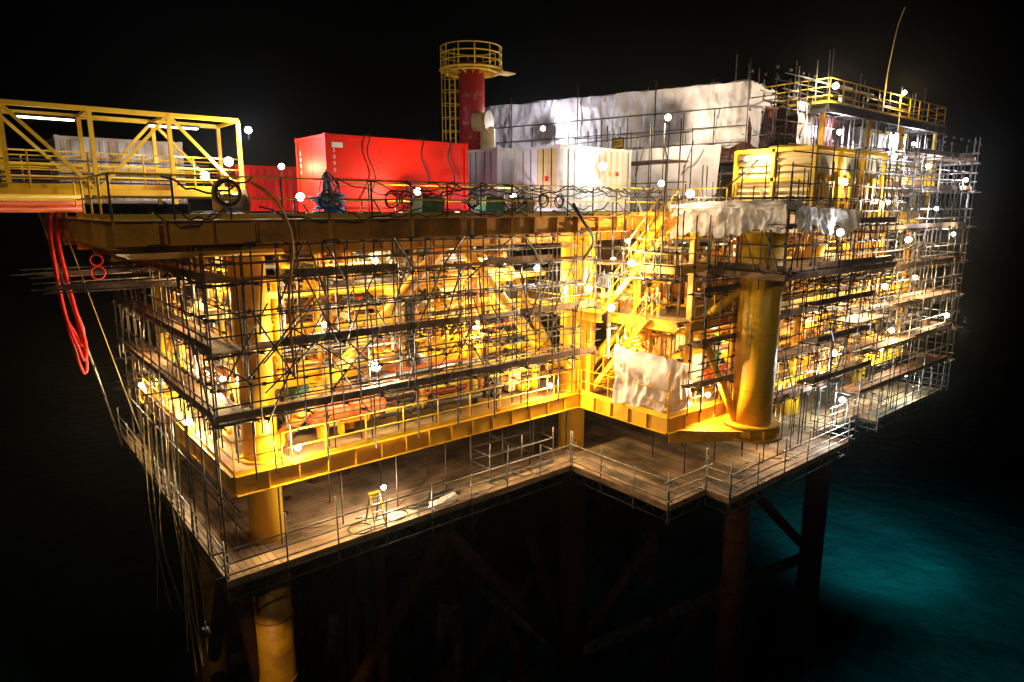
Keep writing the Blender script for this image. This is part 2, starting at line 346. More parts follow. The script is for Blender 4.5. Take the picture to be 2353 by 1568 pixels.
rail(mb,(20.6,24,-4.37),(20.6,19,-4.37));rail(mb,(8.5,24.1,-4.37),(20.5,24.1,-4.37));rail(mb,(20.7,17.3,-2.25),(20.7,15.4,-2.25));rail(mb,(20.7,15.4,-2.25),(23,15.4,-2.25))
rail(mb,(26,15.4,-8.15),(44,15.4,-8.15));rail(mb,(22,15.4,-4.37),(44,15.4,-4.37));rail(mb,(25,15.5,-.29),(45,15.5,-.29))
rail(mb,(2.8,18.3,-.28),(26,18.3,-.28),1.1,2,1.35,.03,'yellow2','dark');rail(mb,(2.8,18.3,-.28),(2.8,24.2,-.28),1.1,2,1.4,.03);rail(mb,(2.8,27,-.28),(2.8,34,-.28),1.1,2,1.4,.03)
rail(mb,(24,15.5,-.28),(24,18.2,-.28));rail(mb,(9.5,21.1,-.28),(26,21.1,-.28),1.1,2,1.5,.025,'yellow2','dark',False)
mb.obj('stairs_and_handrails',plat)
def pipes(mb,n,X,Y,Z,rr,mats):
    for _ in range(n):
        r=U(*rr)*(1 if U(0,1)<.8 else 1.8);m=R.choice(mats);p=[U(*X),U(*Y),U(*Z)];last=-1
        for s_ in range(R.randint(2,5)):
            a=R.choice([k for k in range(3) if k!=last]);last=a
            rg=(X,Y,Z)[a];t=U(*rg);
            if a!=2: t=p[a]+max(-5,min(5,t-p[a]))
            if abs(t-p[a])<.4: continue
            q=list(p);q[a]=t
            mb.tube(p,q,r,m,8)
            sg=1 if t>p[a] else -1
            for f_ in(.02,U(.3,.8)):
                c=[p[i]+(q[i]-p[i])*f_ for i in range(3)];c2=list(c);c2[a]+=sg*.07;mb.tube(c,c2,r*1.7,m,8)
            if U(0,1)<.4 and a!=2:
                c=[(p[i]+q[i])/2 for i in range(3)];mb.tube(c,(c[0],c[1],c[2]+r+.3),.03,'steel',5);mb.ring((c[0],c[1],c[2]+r+.3),.13,.018,R.choice(['red','blue','green','steel']),'Z',10)
            mb.tube((q[0],q[1],q[2]-r*.9),(q[0],q[1],q[2]+r*.9),r*1.05,m,8)
            p=q
mb=MB()
pm=['yellow','yellow','yellow2','alu','steel','orange','yorange','dark','cream','yellow','dark','yellow','white']
pipes(mb,110,(7.5,20),(21.6,26.5),(-8,-6.2),(.03,.12),pm)
pipes(mb,115,(7.5,20),(22.2,29),(-6.5,-1.4),(.03,.11),pm)
pipes(mb,80,(6.2,8.2),(22,34),(-8,-1.4),(.03,.10),pm)
pipes(mb,110,(22.3,43),(16.2,21),(-8,-4.8),(.03,.12),pm)
pipes(mb,110,(22.3,43),(16.2,20.8),(-4.2,-.9),(.03,.11),pm)
pipes(mb,30,(21.2,23.2),(16,20),(-8,-1.),(.03,.08),pm)
for k in range(26):
    z=R.choice((-1.7,-2.1,-5,-6.3,-4.9));y=U(21.6,30);x=U(7,14);mb.beam((x,y,z),(x+U(4,7),y,z),.35,.05,'steel')
for k in range(10):
    z=R.choice((-1.5,-5.2));y=U(16.3,20);x=U(23,33);mb.beam((x,y,z),(x+U(5,10),y,z),.35,.05,'steel')
mb.obj('process_piping',plat)
mb=MB()
for k in range(150):
    zone=R.random()
    if zone<.42: x,y,z=U(7.8,19),U(21.8,29),-8.12
    elif zone<.62: x,y,z=U(9,20),U(24.6,29),-4.36
    elif zone<.8: x,y,z=U(23,43),U(16.4,20.5),-8.12
    else: x,y,z=U(23,43),U(16.4,20),-4.36
    w,d,h=U(.3,1.1),U(.3,.8),U(.5,2.0);m=R.choice(['white','alu','steel','yellow','green','yellow','blue','cream','dark','orange','yorange','white'])
    t=R.random()
    if t<.5:
        mb.box((x,y,z+.1),(x+w,y+d,z+h),m);mb.box((x+.05,y-.015,z+.2),(x+w*.5-.01,y-.002,z+h-.1),m);mb.box((x+w*.5+.01,y-.015,z+.2),(x+w-.05,y-.002,z+h-.1),m)
        for a in(0,w-.06):mb.box((x+a,y+.02,z),(x+a+.06,y+d-.02,z+.1),'dark')
        mb.box((x+w*.4,y-.03,z+h*.5),(x+w*.45,y-.016,z+h*.6),'dark')
    elif t<.8:
        mb.cylc((x,y,z+.9),(x+U(1.2,3),y,z+.9),U(.25,.6),m,18);mb.box((x+.2,y-.2,z),(x+.3,y+.2,z+.5),'yellow');mb.box((x+1,y-.2,z),(x+1.1,y+.2,z+.5),'yellow')
    else:
        mb.cylc((x,y,z+.4),(x,y,z+2.2),U(.2,.45),m,18);mb.tube((x,y,z),(x,y,z+.4),.2,'dark',8);mb.tube((x,y,z+2.3),(x,y,z+2.8),.05,m,6)
for (x,y,z,l,r,m) in((9,23.6,-6.9,4,.62,'yellow'),(15.2,24.2,-3.2,3.6,.6,'cream'),(25.5,17.8,-7,4,.7,'yellow'),(36,18,-3.2,4.5,.7,'alu'),(11,26.5,-3.2,3.2,.7,'yellow'),(36.5,19,-7,4,.7,'yellow')):
    mb.cylc((x,y,z),(x+l,y,z),r,m,28)
    for f_ in(.2,.8): mb.box((x+l*f_-.06,y-r*.8,z-1.15),(x+l*f_+.06,y+r*.8,z-r*.7),'yellow');mb.tube((x+l*f_,y,z+r*.9),(x+l*f_,y,z+r+.3),.1,m,10);mb.tube((x+l*f_,y,z+r+.25),(x+l*f_,y,z+r+.32),.17,m,12)
mb.obj('process_equipment',plat)
# ================================================================== lower scaffold walkway
sw=empty('scaffold_walkway')
mb=MB()
zt=-11.0
def slab(x0,y0,x1,y1,m,z=zt): mb.box((x0,y0,z-.06),(x1,y1,z),m)
slab(4.8,19.05,6.6,36,'boardY');slab(6.601,19.05,19.0,21.3,'boardX');slab(6.601,21.301,19,34,'boardX',zt-.05)
slab(19.001,13.9,21.3,34,'boardY',zt+.004);slab(21.301,12.8,31.3,34,'boardY');slab(31.301,14.4,45,34,'boardX',zt-.004);slab(36,13.4,45,14.399,'boardX',zt+.05)
per=[(4.8,36),(4.8,19.05),(19.0,19.05),(19.0,13.9),(21.3,13.9),(21.3,12.8),(31.3,12.8),(31.3,14.4),(36,14.4),(36,13.4),(45,13.4),(45,34)]
for (a,b) in zip(per,per[1:]):
    p=Vector((a[0],a[1],0));q=Vector((b[0],b[1],0));L=(q-p).length;d=(q-p).normalized()
    ins=Vector((d.y,-d.x,0))*-.10
    z1_,z0_=zt-.10,zt-.50
    P_,Q_=p+ins,q+ins
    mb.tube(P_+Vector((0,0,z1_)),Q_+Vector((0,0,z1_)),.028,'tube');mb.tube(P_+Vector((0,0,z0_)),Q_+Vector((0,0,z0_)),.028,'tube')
    k=max(1,int(L/.45))
    for i in range(k):
        u=P_+d*L*i/k;v=P_+d*L*(i+1)/k
        if i%2: mb.tube(u+Vector((0,0,z1_)),v+Vector((0,0,z0_)),.015,'tube',5)
        else: mb.tube(u+Vector((0,0,z0_)),v+Vector((0,0,z1_)),.015,'tube',5)
    k=max(1,round(L/1.85))
    for i in range(k+1):
        c=p+d*L*i/k+Vector((U(-.04,.04),U(-.04,.04),0))
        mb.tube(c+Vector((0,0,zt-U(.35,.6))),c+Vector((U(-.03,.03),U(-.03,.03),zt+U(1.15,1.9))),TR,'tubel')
        mb.box(c+Vector((-.05,-.05,zt-.14)),c+Vector((.05,.05,zt-.04)),'coupler')
    for h in(.38,.75,1.12):
        mb.tube(p-d*U(.1,.4)+Vector((0,0,zt+h+U(-.04,.04))),q+d*U(.1,.4)+Vector((0,0,zt+h+U(-.04,.04))),TR,'tubel')
    mb.beam(p+Vector((0,0,zt+.1)),q+Vector((0,0,zt+.1)),.03,.18,'plank')
for x in range(6,45,2): mb.tube((x,13.5 if x>21 else 19.1,zt-.14),(x,34,zt-.14),TR,'tube')
mb.obj('walkway_deck',sw)
mb=MB()
for x in[7+2.2*i for i in range(17)]:
    y=20.6 if x<20.5 else 15.7
    mb.tube((x,y,-11.4),(x,y,-8.8),TR,'tube');mb.tube((x+.4,y+2,-11.4),(x+.4,y+2,-8.8),TR,'tube')
for y in[21+1.9*i for i in range(7)]:
    mb.tube((5.7,y,-11.4),(5.7,y,-8.8),TR,'tube');mb.tube((4.8,y,-11.2),(4.9,y,-7),TR,'tube')
for z in(-10,-9.4): mb.tube((5.7,20.4,z),(5.7,34,z),TR,'tube')
mb.obj('hanger_tubes',sw)
mb=MB()
for z in(-10.95,-10.4,-9.85):
    for a,b in(((15.4,21.4),(15.4,20.1)),((15.4,20.1),(18.9,20.1)),((18.9,20.1),(18.9,21.4)),((15.4,21.4),(18.9,21.4))): mb.tube((a[0],a[1],z),(b[0],b[1],z),TR,'tubel')
for x in(15.4,17.1,18.9):
    for y in(20.1,21.4): mb.tube((x,y,-11.1),(x,y,-9.5+U(0,.3)),TR,'tubel')
mb.obj('guard_frame',sw)
mb=MB()
for k in range(16):
    x=U(9,18.5);y=U(19.3,20.9)
    if k<6: mb.ring((x,y,-10.93),U(.2,.45),.025,'rubber','Z',16)
    else: mb.tube((x,y,-10.96),(x+U(-1.2,1.2),y+U(-.3,.3),-10.95),.025,'tubel')
for k in range(12):
    x=U(21.5,30);y=U(13,14.6);mb.tube((x,y,-10.96),(x+U(-1,1),y+U(-.5,.5),-10.95),.025,'tubel')
for k in range(4): mb.curve([(11.5+U(-.5,.5),20.3,-10.95),(12.3+U(-.5,.5),19.9,-10.93),(13.2+U(-.5,.5),20.5,-10.93),(13.8,20.1+U(-.2,.2),-10.95),(12.8,20.7,-10.95)],.025,'rubber')
mb.obj('loose_kit',sw)
# ================================================================== scaffolding
mb=MB()
scaf(mb,'X',19.0,19.95,5.0,20.2,-6.3,-.5,(-2,-4,-6),1.25,'plankd',.8,extra=.9)
for k in range(9):
    x=5+1.75*k;mb.tube((x,19.9,-8.2),(x,19.9,-6),TR,'tube')
scaf(mb,'X',20.4,21.0,7.6,20.2,-8.1,-1.2,(-3.1,-5.1,-7.0),1.45,'plankd',.6,bd=False,extra=.6)
for k in range(26):
    x=U(5,18);z=U(-6,-2);mb.tube((x,19-.1,z),(x+U(-2.4,2.4),19-.1,z+U(1.5,2.6)),TR,'tube')
mb.box((6,20.4,-1.42),(20,20.9,-1.38),'plankd')
mb.obj('scaffolding')
mb=MB()
scaf(mb,'Y',4.9,5.95,19.1,34,-6.4,-1,(-2,-4,-6),1.35,'plankd',.8,extra=.7)
scaf(mb,'Y',6.3,6.9,22.5,33,-8,-1.5,(-3,-5,-7),1.6,'plankd',.5,bd=False)
for k in range(9):
    y=19.3+1.7*k;mb.tube((4.9,y,-11),(4.9,y,-6),TR,'tube');mb.tube((5.95,y,-8),(5.95,y,-6),TR,'tube')
for h in(-7.2,-8.2): mb.tube((4.85,19,h),(4.85,34,h),TR,'tube')
mb.obj('scaffolding')
mb=MB()
scaf(mb,'X',14.6,15.2,21.6,25.8,-8,-1,(-3.2,-5.2,-6.9),1.0,'plankd',.6,extra=.6)
scaf(mb,'Y',20.2,20.6,15,19,-2.6,-.4,(-2.6,),1.3,'plank',.3,bd=False)
scaf(mb,'Y',22.4,23.2,15.2,19.6,-4.3,-.8,(-2.6,),1.1,'plankd',.3)
scaf(mb,'X',14.2,15.2,26,33,-11,-2.8,(-4.6,-6.5,-8.4),1.2,'plankd',.8,extra=.8)
scaf(mb,'X',12.9,13.6,27.5,33,-8,-2.8,(-4.0,-5.6,-7.4),1.4,'plankd',.7,extra=.6)
mb.obj('scaffolding')
mb=MB()
mb.box((23.2,12.4,-2.45),(33,17,-2.40),'boardX')
mb.box((23.1,12.3,-2.62),(33.1,12.38,-2.38),'plank');mb.box((23.1,12.38,-2.62),(23.18,17,-2.38),'plank')
scaf(mb,'X',12.4,13.1,23.3,33,-2.8,.9,(-2.35,-.6),1.1,'plankd',.6,extra=.6)
scaf(mb,'Y',23.3,24.1,12.5,17.2,-2.8,.9,(-2.35,-.6),1.0,'plankd',.6,extra=.6)
for h in(1.0,1.6,2.2,2.7):mb.tube((23,12.3,h-.7),(33.4,12.3,h-.7),TR,'tube')
for x in(24.5,26.3,28,29.6,31,32.6): mb.tube((x,12.35,-.5),(x+U(-.05,.05),12.35,U(1.5,3)),TR,'tube')
for x in[24+1.5*i for i in range(7)]:
    mb.tube((x,12.5,-2.6),(x+.1,15.4,-4.2),TR,'tube')
mb.obj('scaffolding')
mb=MB()
scaf(mb,'X',13.3,14.5,33.2,45,-11,2.6,(-9,-7,-5,-3,-1,1,2.7),1.2,'plankd',.9,extra=.9)
scaf(mb,'X',14.9,15.3,33,45,-8,4,(-6.1,-4.0,-2,.2,2),1.4,'plankd',.6,bd=False,extra=.6,tm='tubel')
scaf(mb,'Y',45.1,46.0,13.3,24,-11,3.2,(-9,-7,-5,-3,-1,1,2.6),1.8,'plank',.5,extra=.4,tm='tubel')
for x0,x1,y,z in((29,34,13.0,-3.2),(30,33.5,12.4,-5.0),(38,43,12.6,-4.6),(33,38,12.7,-6.6)):
    mb.box((x0,y,z),(x1,y+1.4,z+.05),'plank');
    for h in(.5,1.0):mb.tube((x0-.2,y,z+h),(x1+.2,y,z+h),TR,'tubel')
    k=x0
    while k<=x1: mb.tube((k,y,z-.5),(k,y,z+1.4),TR,'tubel');mb.tube((k,y,z-.1),(k,y+2,z-.1),TR,'tube');k+=1.3
mb.obj('scaffolding')
mb=MB()
scaf(mb,'X',15.8,17.0,27.6,33,2.6,5.2,(3.3,4.9),1.1,'plankd',.5,extra=.3,bd=False)
for k in range(44):
    x=U(28,45);y=U(14.6,20);mb.tube((x,y,4.6),(x+U(-.1,.1),y,4.8+U(.9,2.1)),TR,'tubel')
for k in range(22):
    y=U(14.7,20);z=U(4.9,6);x=U(28,38);mb.tube((x,y,z),(x+U(3,7),y,z+U(-.1,.1)),TR,'tubel')
for i in range(12):
    t=i/11;x=27.2+(24.2-27.2)*t;y=16.8+16.2*t;mb.tube((x,y,-.2 if i%2 else 1.4),(x,y,(5.6+U(.0,.9)) if i%3==0 else 4.4),TR,'tube')
for z in(1.2,2.2,2.9,3.6,4.4): mb.tube((27.2,16.8,z),(24.2,33,z+.15),TR,'tube')
for k in range(10):
    t=U(.15,.8);x=26.5-3*t;y=16.8+16.2*t;mb.tube((x,y,.2),(x,y+U(-1.4,1.4),3),TR,'tube')
for y in(17.6,18.2,19.1,19.9,21,21.7,22.4,23.8,25.2):
    mb.tube((23.6,y,-.2),(23.6,y,2.9+U(.2,1)),TR,'tube');mb.tube((24.7,y+.2,-.2),(24.7,y+.2,2.9+U(.2,1)),TR,'tube')
for z in(.5,1.1,1.9,2.6,3.1): mb.tube((23.6,17.2,z),(23.6,26,z),TR,'tube')
mb.box((23.3,18,2.0),(24.8,25.5,2.05),'plankd')
mb.obj('scaffolding')
mb=MB()
for k in range(17):
    y=U(23,31);z=-2.35+U(-.12,.12);mb.tube((U(1.0,2.4),y,z),(U(6.2,7.2),y+U(-.1,.1),z+U(-.05,.05)),TR,'tubel')
for k in range(10):
    z=R.choice((-4.1,-6.1,-7.2));y=U(24,34);mb.tube((U(3.9,4.4),y,z),(6,y,z),TR,'tube')
mb.obj('scaffold_tube_stack')
# ================================================================== containers
def container(name,x0,x1,y0,y1,z0,z1,m,rib=.28,doors=None):
    e=empty(name);mb=MB();pw=.14
    for x in(x0,x1-pw):
        for y in(y0,y1-pw): mb.box((x,y,z0),(x+pw,y+pw,z1),m);
    for x in(x0-.012,x1-pw+.012):
        for y in(y0-.012,y1-pw+.012):
            for z in(z0-.02,z1-.11): mb.box((x,y,z),(x+pw,y+pw,z+.13),m)
    for z in(z0,z1-.12):
        mb.box((x0+pw,y0+.01,z),(x1-pw,y0+.09,z+.12),m);mb.box((x0+pw,y1-.09,z),(x1-pw,y1-.01,z+.12),m)
        mb.box((x0+.01,y0+pw,z),(x0+.09,y1-pw,z+.12),m);mb.box((x1-.09,y0+pw,z),(x1-.01,y1-pw,z+.12),m)
    if rib>2: mb.box((x0+pw,y0+.05,z0+.12),(x1-pw,y0+.08,z1-.12),m)
    else: corr(mb,(x1-pw,y0+.08),(x0+pw,y0+.08),z0+.12,z1-.12,m,.035,rib)
    corr(mb,(x0+pw,y1-.06),(x1-pw,y1-.06),z0+.12,z1-.12,m,.035,rib)
    corr(mb,(x1-.06,y1-pw),(x1-.06,y0+pw),z0+.12,z1-.12,m,-.035,rib)
    mb.box((x0+.1,y0+.1,z1-.06),(x1-.1,y1-.1,z1-.03),m);mb.box((x0+.1,y0+.1,z0+.02),(x1-.1,y1-.1,z0+.06),'dark')
    n=2;L=(y1-y0-2*pw)
    for i in range(n):
        a=y0+pw+L*i/n+.01;b=y0+pw+L*(i+1)/n-.01;dm=(doors[i] if doors else m)
        mb.box((x0+.05,a,z0+.13),(x0+.08,b,z1-.13),dm)
        if rib<2:
            for fz in(.25,.5,.75):mb.box((x0+.035,a+.08,z0+(z1-z0)*fz-.02),(x0+.05,b-.08,z0+(z1-z0)*fz+.02),dm)
            for f_ in(.3,.7):
                yy=a+(b-a)*f_;mb.tube((x0+.02,yy,z0+.1),(x0+.02,yy,z1-.1),.018,'steel',6);mb.box((x0+.0,yy,z0+.9),(x0+.03,yy+.25,z0+.94),'steel')
    mb.obj('shell',e);return e
c1=container('red_shipping_container',9.8,15.7,21.75,24.3,-.1,2.48,'red',rib=5.3)
RL=(math.radians(90),0,math.radians(-90));RF=(math.radians(90),0,0)
for i,ch in enumerate('5090'): text(ch,.2,(10.12,21.79,1.95-i*.22),RF,'letter',c1)
mb=MB();mb.box((10.05,21.78,2.05),(10.45,21.795,2.22),'letter');mb.obj('label_plate',c1)
for i,ch in enumerate('5094'): text(ch,.2,(9.84,24.0,1.95-i*.22),RL,'letter',c1)
mb=MB()
for x in(11.2,13.4,14.6):
    mb.curve([(x,21.5,.3),(x+.35,21.6,1.1),(x+.1,21.66,1.9),(x+.25,21.7,2.5),(x+.4,22.6,2.56),(x+.5,24.3,2.52)],.025,'rubber')
mb.obj('lashing',c1)
c2=container('white_shipping_container',18.7,23.0,19.7,22.5,-.1,2.5,'white',doors=['cream','white'],rib=.36)
mb=MB();mb.quad([(21.6,19.72,1.35),(21.85,19.72,1.35),(21.72,19.72,1.58)],'yellow2');mb.box((22.0,19.71,1.33),(22.25,19.725,1.58),'letter');mb.box((22.04,19.70,1.37),(22.21,19.709,1.54),'red')
mb.box((18.715,20.4,1.1),(18.73,20.6,1.3),'red');mb.obj('hazard_labels',c2)
c3=container('white_shipping_container',18.3,21.9,23.2,25.7,-.1,2.6,'white',doors=['white','white'],rib=.4)
c4=container('maroon_shipping_container',27.7,30.0,17.0,19.5,2.1,4.6,'maroon',rib=.2)
c5=container('dark_shipping_container',31.4,35.5,16.0,18.5,1.9,4.3,'maroon')
c6=container('white_shipping_container',37,43,16.2,18.6,1.8,4.2,'white')
c7=container('red_shipping_container',8.6,11.5,27.5,30,-.1,1.7,'red')
c8=container('white_shipping_container',2.9,7.0,28.5,31,.2,2.5,'white')
# ================================================================== vent tower
st=empty('vent_tower');mb=MB();cx,cy=19.6,26.8
mb.tube((cx,cy,-.3),(cx,cy,2.7),.56,'yellow',32);mb.tube((cx,cy,2.7),(cx,cy,6.75),.62,'redd',32);mb.tube((cx,cy,2.6),(cx,cy,2.75),.72,'yellow',32)
mb.tube((cx-.3,cy-.55,4.0),(cx+.1,cy-1.1,4.0),.42,'cream',20);mb.tube((cx+.1,cy-1.1,4.0),(cx+.14,cy-1.18,4.0),.5,'cream',20)
mb.cylc((cx+.3,cy-.85,2.6),(cx+.3,cy-.85,3.7),.36,'cream',18)
mb.tube((cx,cy,6.4),(cx,cy,6.47),1.45,'deck',32);mb.ring((cx,cy,6.4),1.46,.06,'yellow2','Z',32);mb.ring((cx,cy,6.3),1.2,.05,'yellow2','Z',32)
for k in range(12):
    t=k*math.pi/6;x=cx+math.cos(t)*1.43;y=cy+math.sin(t)*1.43;mb.tube((x,y,6.45),(x,y,7.4),.03,'yellow2')
    mb.beam((cx+math.cos(t)*.6,cy+math.sin(t)*.6,6.25),(x,y,6.37),.03,.12,'yellow')
for z in(6.75,7.08,7.4): mb.ring((cx,cy,z),1.43,.03,'yellow2','Z',28)
mb.box((cx+.6,cy-1.7,6.15),(cx+1.3,cy-1.1,6.21),'cream')
lx,ly=cx-.95,cy+.25
for o in(-.22,.22): mb.tube((lx,ly+o,-.3),(lx,ly+o,7.3),.03,'yellow2')
z=0
while z<6.4: mb.tube((lx,ly-.22,z),(lx,ly+.22,z),.014,'yellow2',5);z+=.3
z=1.8
while z<6.4:
    mb.ring((lx-.1,ly,z),.42,.016,'yellow2','Z',14);z+=.6
for k in range(6):
    t=math.pi/2+math.pi*k/5;mb.tube((lx-.1+math.cos(t)*.42,ly+math.sin(t)*.42,1.8),(lx-.1+math.cos(t)*.42,ly+math.sin(t)*.42,6.3),.014,'yellow2',5)
mb.obj('tower',st)
# ================================================================== bridge
br=empty('access_bridge');mb=MB()
x1,x0=7.9,-12;ya,yb2=24.6,26.9;zb,zt_=.15,3.0
for y in(ya,yb2):
    mb.beam((x0,y,zt_),(x1,y,zt_),.14,.14,'yellow2');mb.beam((x0,y,zb+.35),(x1,y,zb+.35),.16,.18,'yellow2')
    n=9
    for i in range(n+1):
        x=x0+(x1-x0)*i/n;mb.beam((x,y,zb),(x,y,zt_),.12,.12,'yellow2')
        if i<n:
            xa,xb=(x,x+(x1-x0)/n)
            if i%2: mb.beam((xa,y,zb+.4),(xb,y,zt_),.1,.1,'yellow2')
            else: mb.beam((xa,y,zt_),(xb,y,zb+.4),.1,.1,'yellow2')
    rail(mb,(x0,y+.1,zb+.45),(x1,y+.1,zb+.45),1.1,3,1.5,.028,'yellow2')
for i in range(10):
    x=x0+(x1-x0)*i/9;mb.beam((x,ya,zt_),(x,yb2,zt_),.1,.1,'yellow2');mb.beam((x,ya,zb+.3),(x,yb2,zb+.3),.1,.16,'yellow2')
mb.box((x0,ya+.1,zb+.40),(x1,yb2-.1,zb+.44),'deck')
for k,(z,m) in enumerate(((.05,'orange'),(-.12,'orange'),(.22,'yellow2'))): mb.tube((x0,ya-.25-.12*k,z+.1),(3,ya-.25-.12*k,z+.1),.09,m,12)
for x in(-6,-1.5,1.6,5.2): mb.box((x,25.2,2.72),(x+1.6,25.4,2.80),'dark');mb.box((x+.05,25.22,2.68),(x+1.55,25.38,2.718),'glow')
for k in range(6): y=ya+.2+U(0,1.8);mb.tube((x0,y,zb+.7+k*.12),(x1-1,y,zb+.7+k*.12),.03,R.choice(['yellow2','steel','dark']),6)
mb.obj('truss',br)
# ================================================================== tarps
def sheet(name,c,nu,nv,amp,sc,m='tarp',seed=0,bulge=0.,parent=None,hem=.25,fold=0):
    c=[Vector(p) for p in c]
    n=(c[1]-c[0]).cross(c[3]-c[0]).normalized();mb=MB();V=[]
    for j in range(nv+1):
        for i in range(nu+1):
            u,v=i/nu,j/nv;p=(c[0]*(1-u)+c[1]*u)*(1-v)+(c[3]*(1-u)+c[2]*u)*v
            ps=Vector((p.x,p.y,p.z*.5))
            d=noise.noise(ps*sc+Vector((seed,0,0)))*amp+(.5-abs(noise.noise(ps*sc*2.2+Vector((0,seed,0)))))*amp*.7+(.5-abs(noise.noise(ps*sc*5+Vector((0,seed,3)))))*amp*.3
            d+=abs(math.sin(u*math.pi*round((c[1]-c[0]).length/1.9)))**.5*bulge
            if fold: d+=fold*math.sin(u*(c[1]-c[0]).length*7+3*noise.noise(ps*.8+Vector((seed,1,1)))*2)*(.3+.7*(1-v))
            q=p+n*d
            if j<nv*.5: q.z+=noise.noise(Vector((p.x,p.y,0))*1.3+Vector((seed,5,0)))*hem*(1-2*v)
            if j==nv: q.z+=noise.noise(p*.9+Vector((seed,5,0)))*.07-abs(math.sin(u*math.pi*6))*.05
            V.append(q)
    mb.v=[tuple(q) for q in V]
    for j in range(nv):
        for i in range(nu):
            a=j*(nu+1)+i;mb.f.append((a,a+1,a+nu+2,a+nu+1));mb.m.append(m);mb.sm.append(True)
    return mb.obj(name,parent)
sh=empty('sheeted_shelter')
A=(27.5,16.9);B=(24.5,33)
sheet('side_sheet',[(B[0],B[1],3.1),(A[0],A[1],2.8),(A[0],A[1],5.5),(B[0],B[1],5.85)],260,60,.28,.8,seed=1,bulge=.07,parent=sh)
sheet('end_sheet',[(A[0],A[1],2.8),(30.2,17.3,2.7),(30.2,17.3,5.4),(A[0],A[1],5.5)],40,40,.2,.9,seed=3,parent=sh)
sheet('roof_sheet',[(A[0],A[1],5.5),(30.2,17.3,5.4),(27.4,33.4,5.8),(B[0],B[1],5.85)],30,90,.08,.7,seed=5,parent=sh)
sheet('hanging_sheet',[(24.9,23.5,-.1),(26.0,17.4,-.2),(26.6,17.6,2.85),(25.4,24.8,2.9)],90,36,.22,.7,seed=9,parent=sh)
mb=MB()
for i in range(5):
    t=(i+.5)/5;x=A[0]+(B[0]-A[0])*t-.16;y=A[1]+(B[1]-A[1])*t;mb.tube((x,y,2.7),(x,y,5.75),.01,'rope',4)
mb.obj('seams',sh)
sheet('tarpaulin_sheet',[(29.4,15.7,2.2),(31.2,15.7,2.1),(31.2,15.8,4.7),(29.5,15.8,4.8)],30,36,.2,1,seed=12)
sheet('tarpaulin_sheet',[(20.6,18.1,-8.0),(20.85,15.7,-8.0),(21.1,15.6,-5.8),(20.7,18.3,-5.6)],50,36,.3,1.2,seed=15,fold=.05)
sheet('tarpaulin_sheet',[(20.95,15.55,-8.05),(22.4,15.55,-8.05),(22.3,15.6,-6.2),(21.1,15.6,-5.8)],34,36,.2,1.2,seed=16,fold=.04)
sheet('draped_tarpaulin',[(23.05,17.5,-1.15),(23.05,12.4,-.75),(23.15,12.4,.15),(23.1,17.5,-.05)],130,30,.3,1.1,'tarpo',21,hem=.9,fold=.07)
sheet('draped_tarpaulin',[(23.3,12.2,-.75),(28.8,12.15,-.85),(28.8,12.25,-.05),(23.3,12.25,.15)],130,30,.28,1.1,'tarpo',27,hem=.7,fold=.07)
def bundle(pts,r,seed):
    pts=[Vector(p) for p in pts];mb=MB();n=32;rings=120
    for j in range(rings+1):
        t=j/rings*(len(pts)-1);k=min(int(t),len(pts)-2);c=pts[k].lerp(pts[k+1],t-k);d=(pts[k+1]-pts[k]).normalized();a=d.cross(Vector((0,0,1))).normalized();b=Vector((0,0,1))
        for i in range(n):
            th_=2*math.pi*i/n;dirv=a*math.cos(th_)+b*math.sin(th_)
            rr=r*(1+.55*noise.noise(c*1.1+dirv*1.6+Vector((seed,0,0)))+.4*noise.noise(c*3+dirv*3)+.4*(.5-abs(noise.noise(c*6+dirv*2))));
            if j in(0,rings): rr*=.3
            mb.v.append(tuple(c+dirv*rr))
    for j in range(rings):
        for i in range(n):
            i2=(i+1)%n;mb.f.append((j*n+i,j*n+i2,(j+1)*n+i2,(j+1)*n+i));mb.m.append('tarpo');mb.sm.append(True)
    mb.obj('rolled_tarpaulin')
bundle([(23.1,17.6,.0),(23.1,15,.1),(23.15,12.5,.15),(23.6,12.2,.15)],.14,2)
bundle([(12.2,19.5,-10.9),(13.4,19.7,-10.85)],.16,4)
# ================================================================== air cooler
ac=empty('air_cooler');mb=MB();X0,X1,Y0,Y1=26.6,33.2,13.3,16.8
for x in(X0,28.8,31,X1):
    for y in(Y0,Y1): mb.beam((x,y,-.3),(x,y,2.45),.16,.16,'yellow2')
mb.beam((X0,15.05,-.3),(X0,15.05,2.45),.14,.14,'yellow2')
for z in(2.4,1.2,.3):
    mb.beam((X0,Y0,z),(X1,Y0,z),.14,.16,'yellow2');mb.beam((X0,Y0,z),(X0,Y1,z),.14,.16,'yellow2');mb.beam((X0,Y1,z),(X1,Y1,z),.14,.16,'yellow2')
for bay in((Y0+.1,15.0),(15.1,Y1-.1)):
    for k in range(7):
        z=.45+k*.27;mb.quad([(X0+.0,bay[0],z),(X0,bay[1],z),(X0+.13,bay[1],z+.2),(X0+.13,bay[0],z+.2)],'cream')
mb.box((X0+.2,Y0+.3,.3),(X1-.2,Y1-.2,2.3),'cream')
for x in(27.2,29.4,31.6):
    mb.box((x,Y0+.05,1.35),(x+1.1,Y0+.28,2.2),'white');mb.box((x,Y0+.05,.4),(x+1.1,Y0+.28,1.1),'cream')
    for sg in(0,1.1):
        mb.poly([(x+sg,Y0-.1,-.25),(x+sg+.12,Y0-.12,.4),(x+sg+.1,Y0-.12,1.0),(x+sg-.05,Y0-.12,1.5)],.08,'yellow2',6)
for k in range(3): mb.tube((27.7+2.2*k,15,2.45),(27.7+2.2*k,15,2.6),.85,'yellow2',24);mb.tube((27.7+2.2*k,15,2.6),(27.7+2.2*k,15,2.62),.8,'dark',24)
mb.obj('cooler_unit',ac)
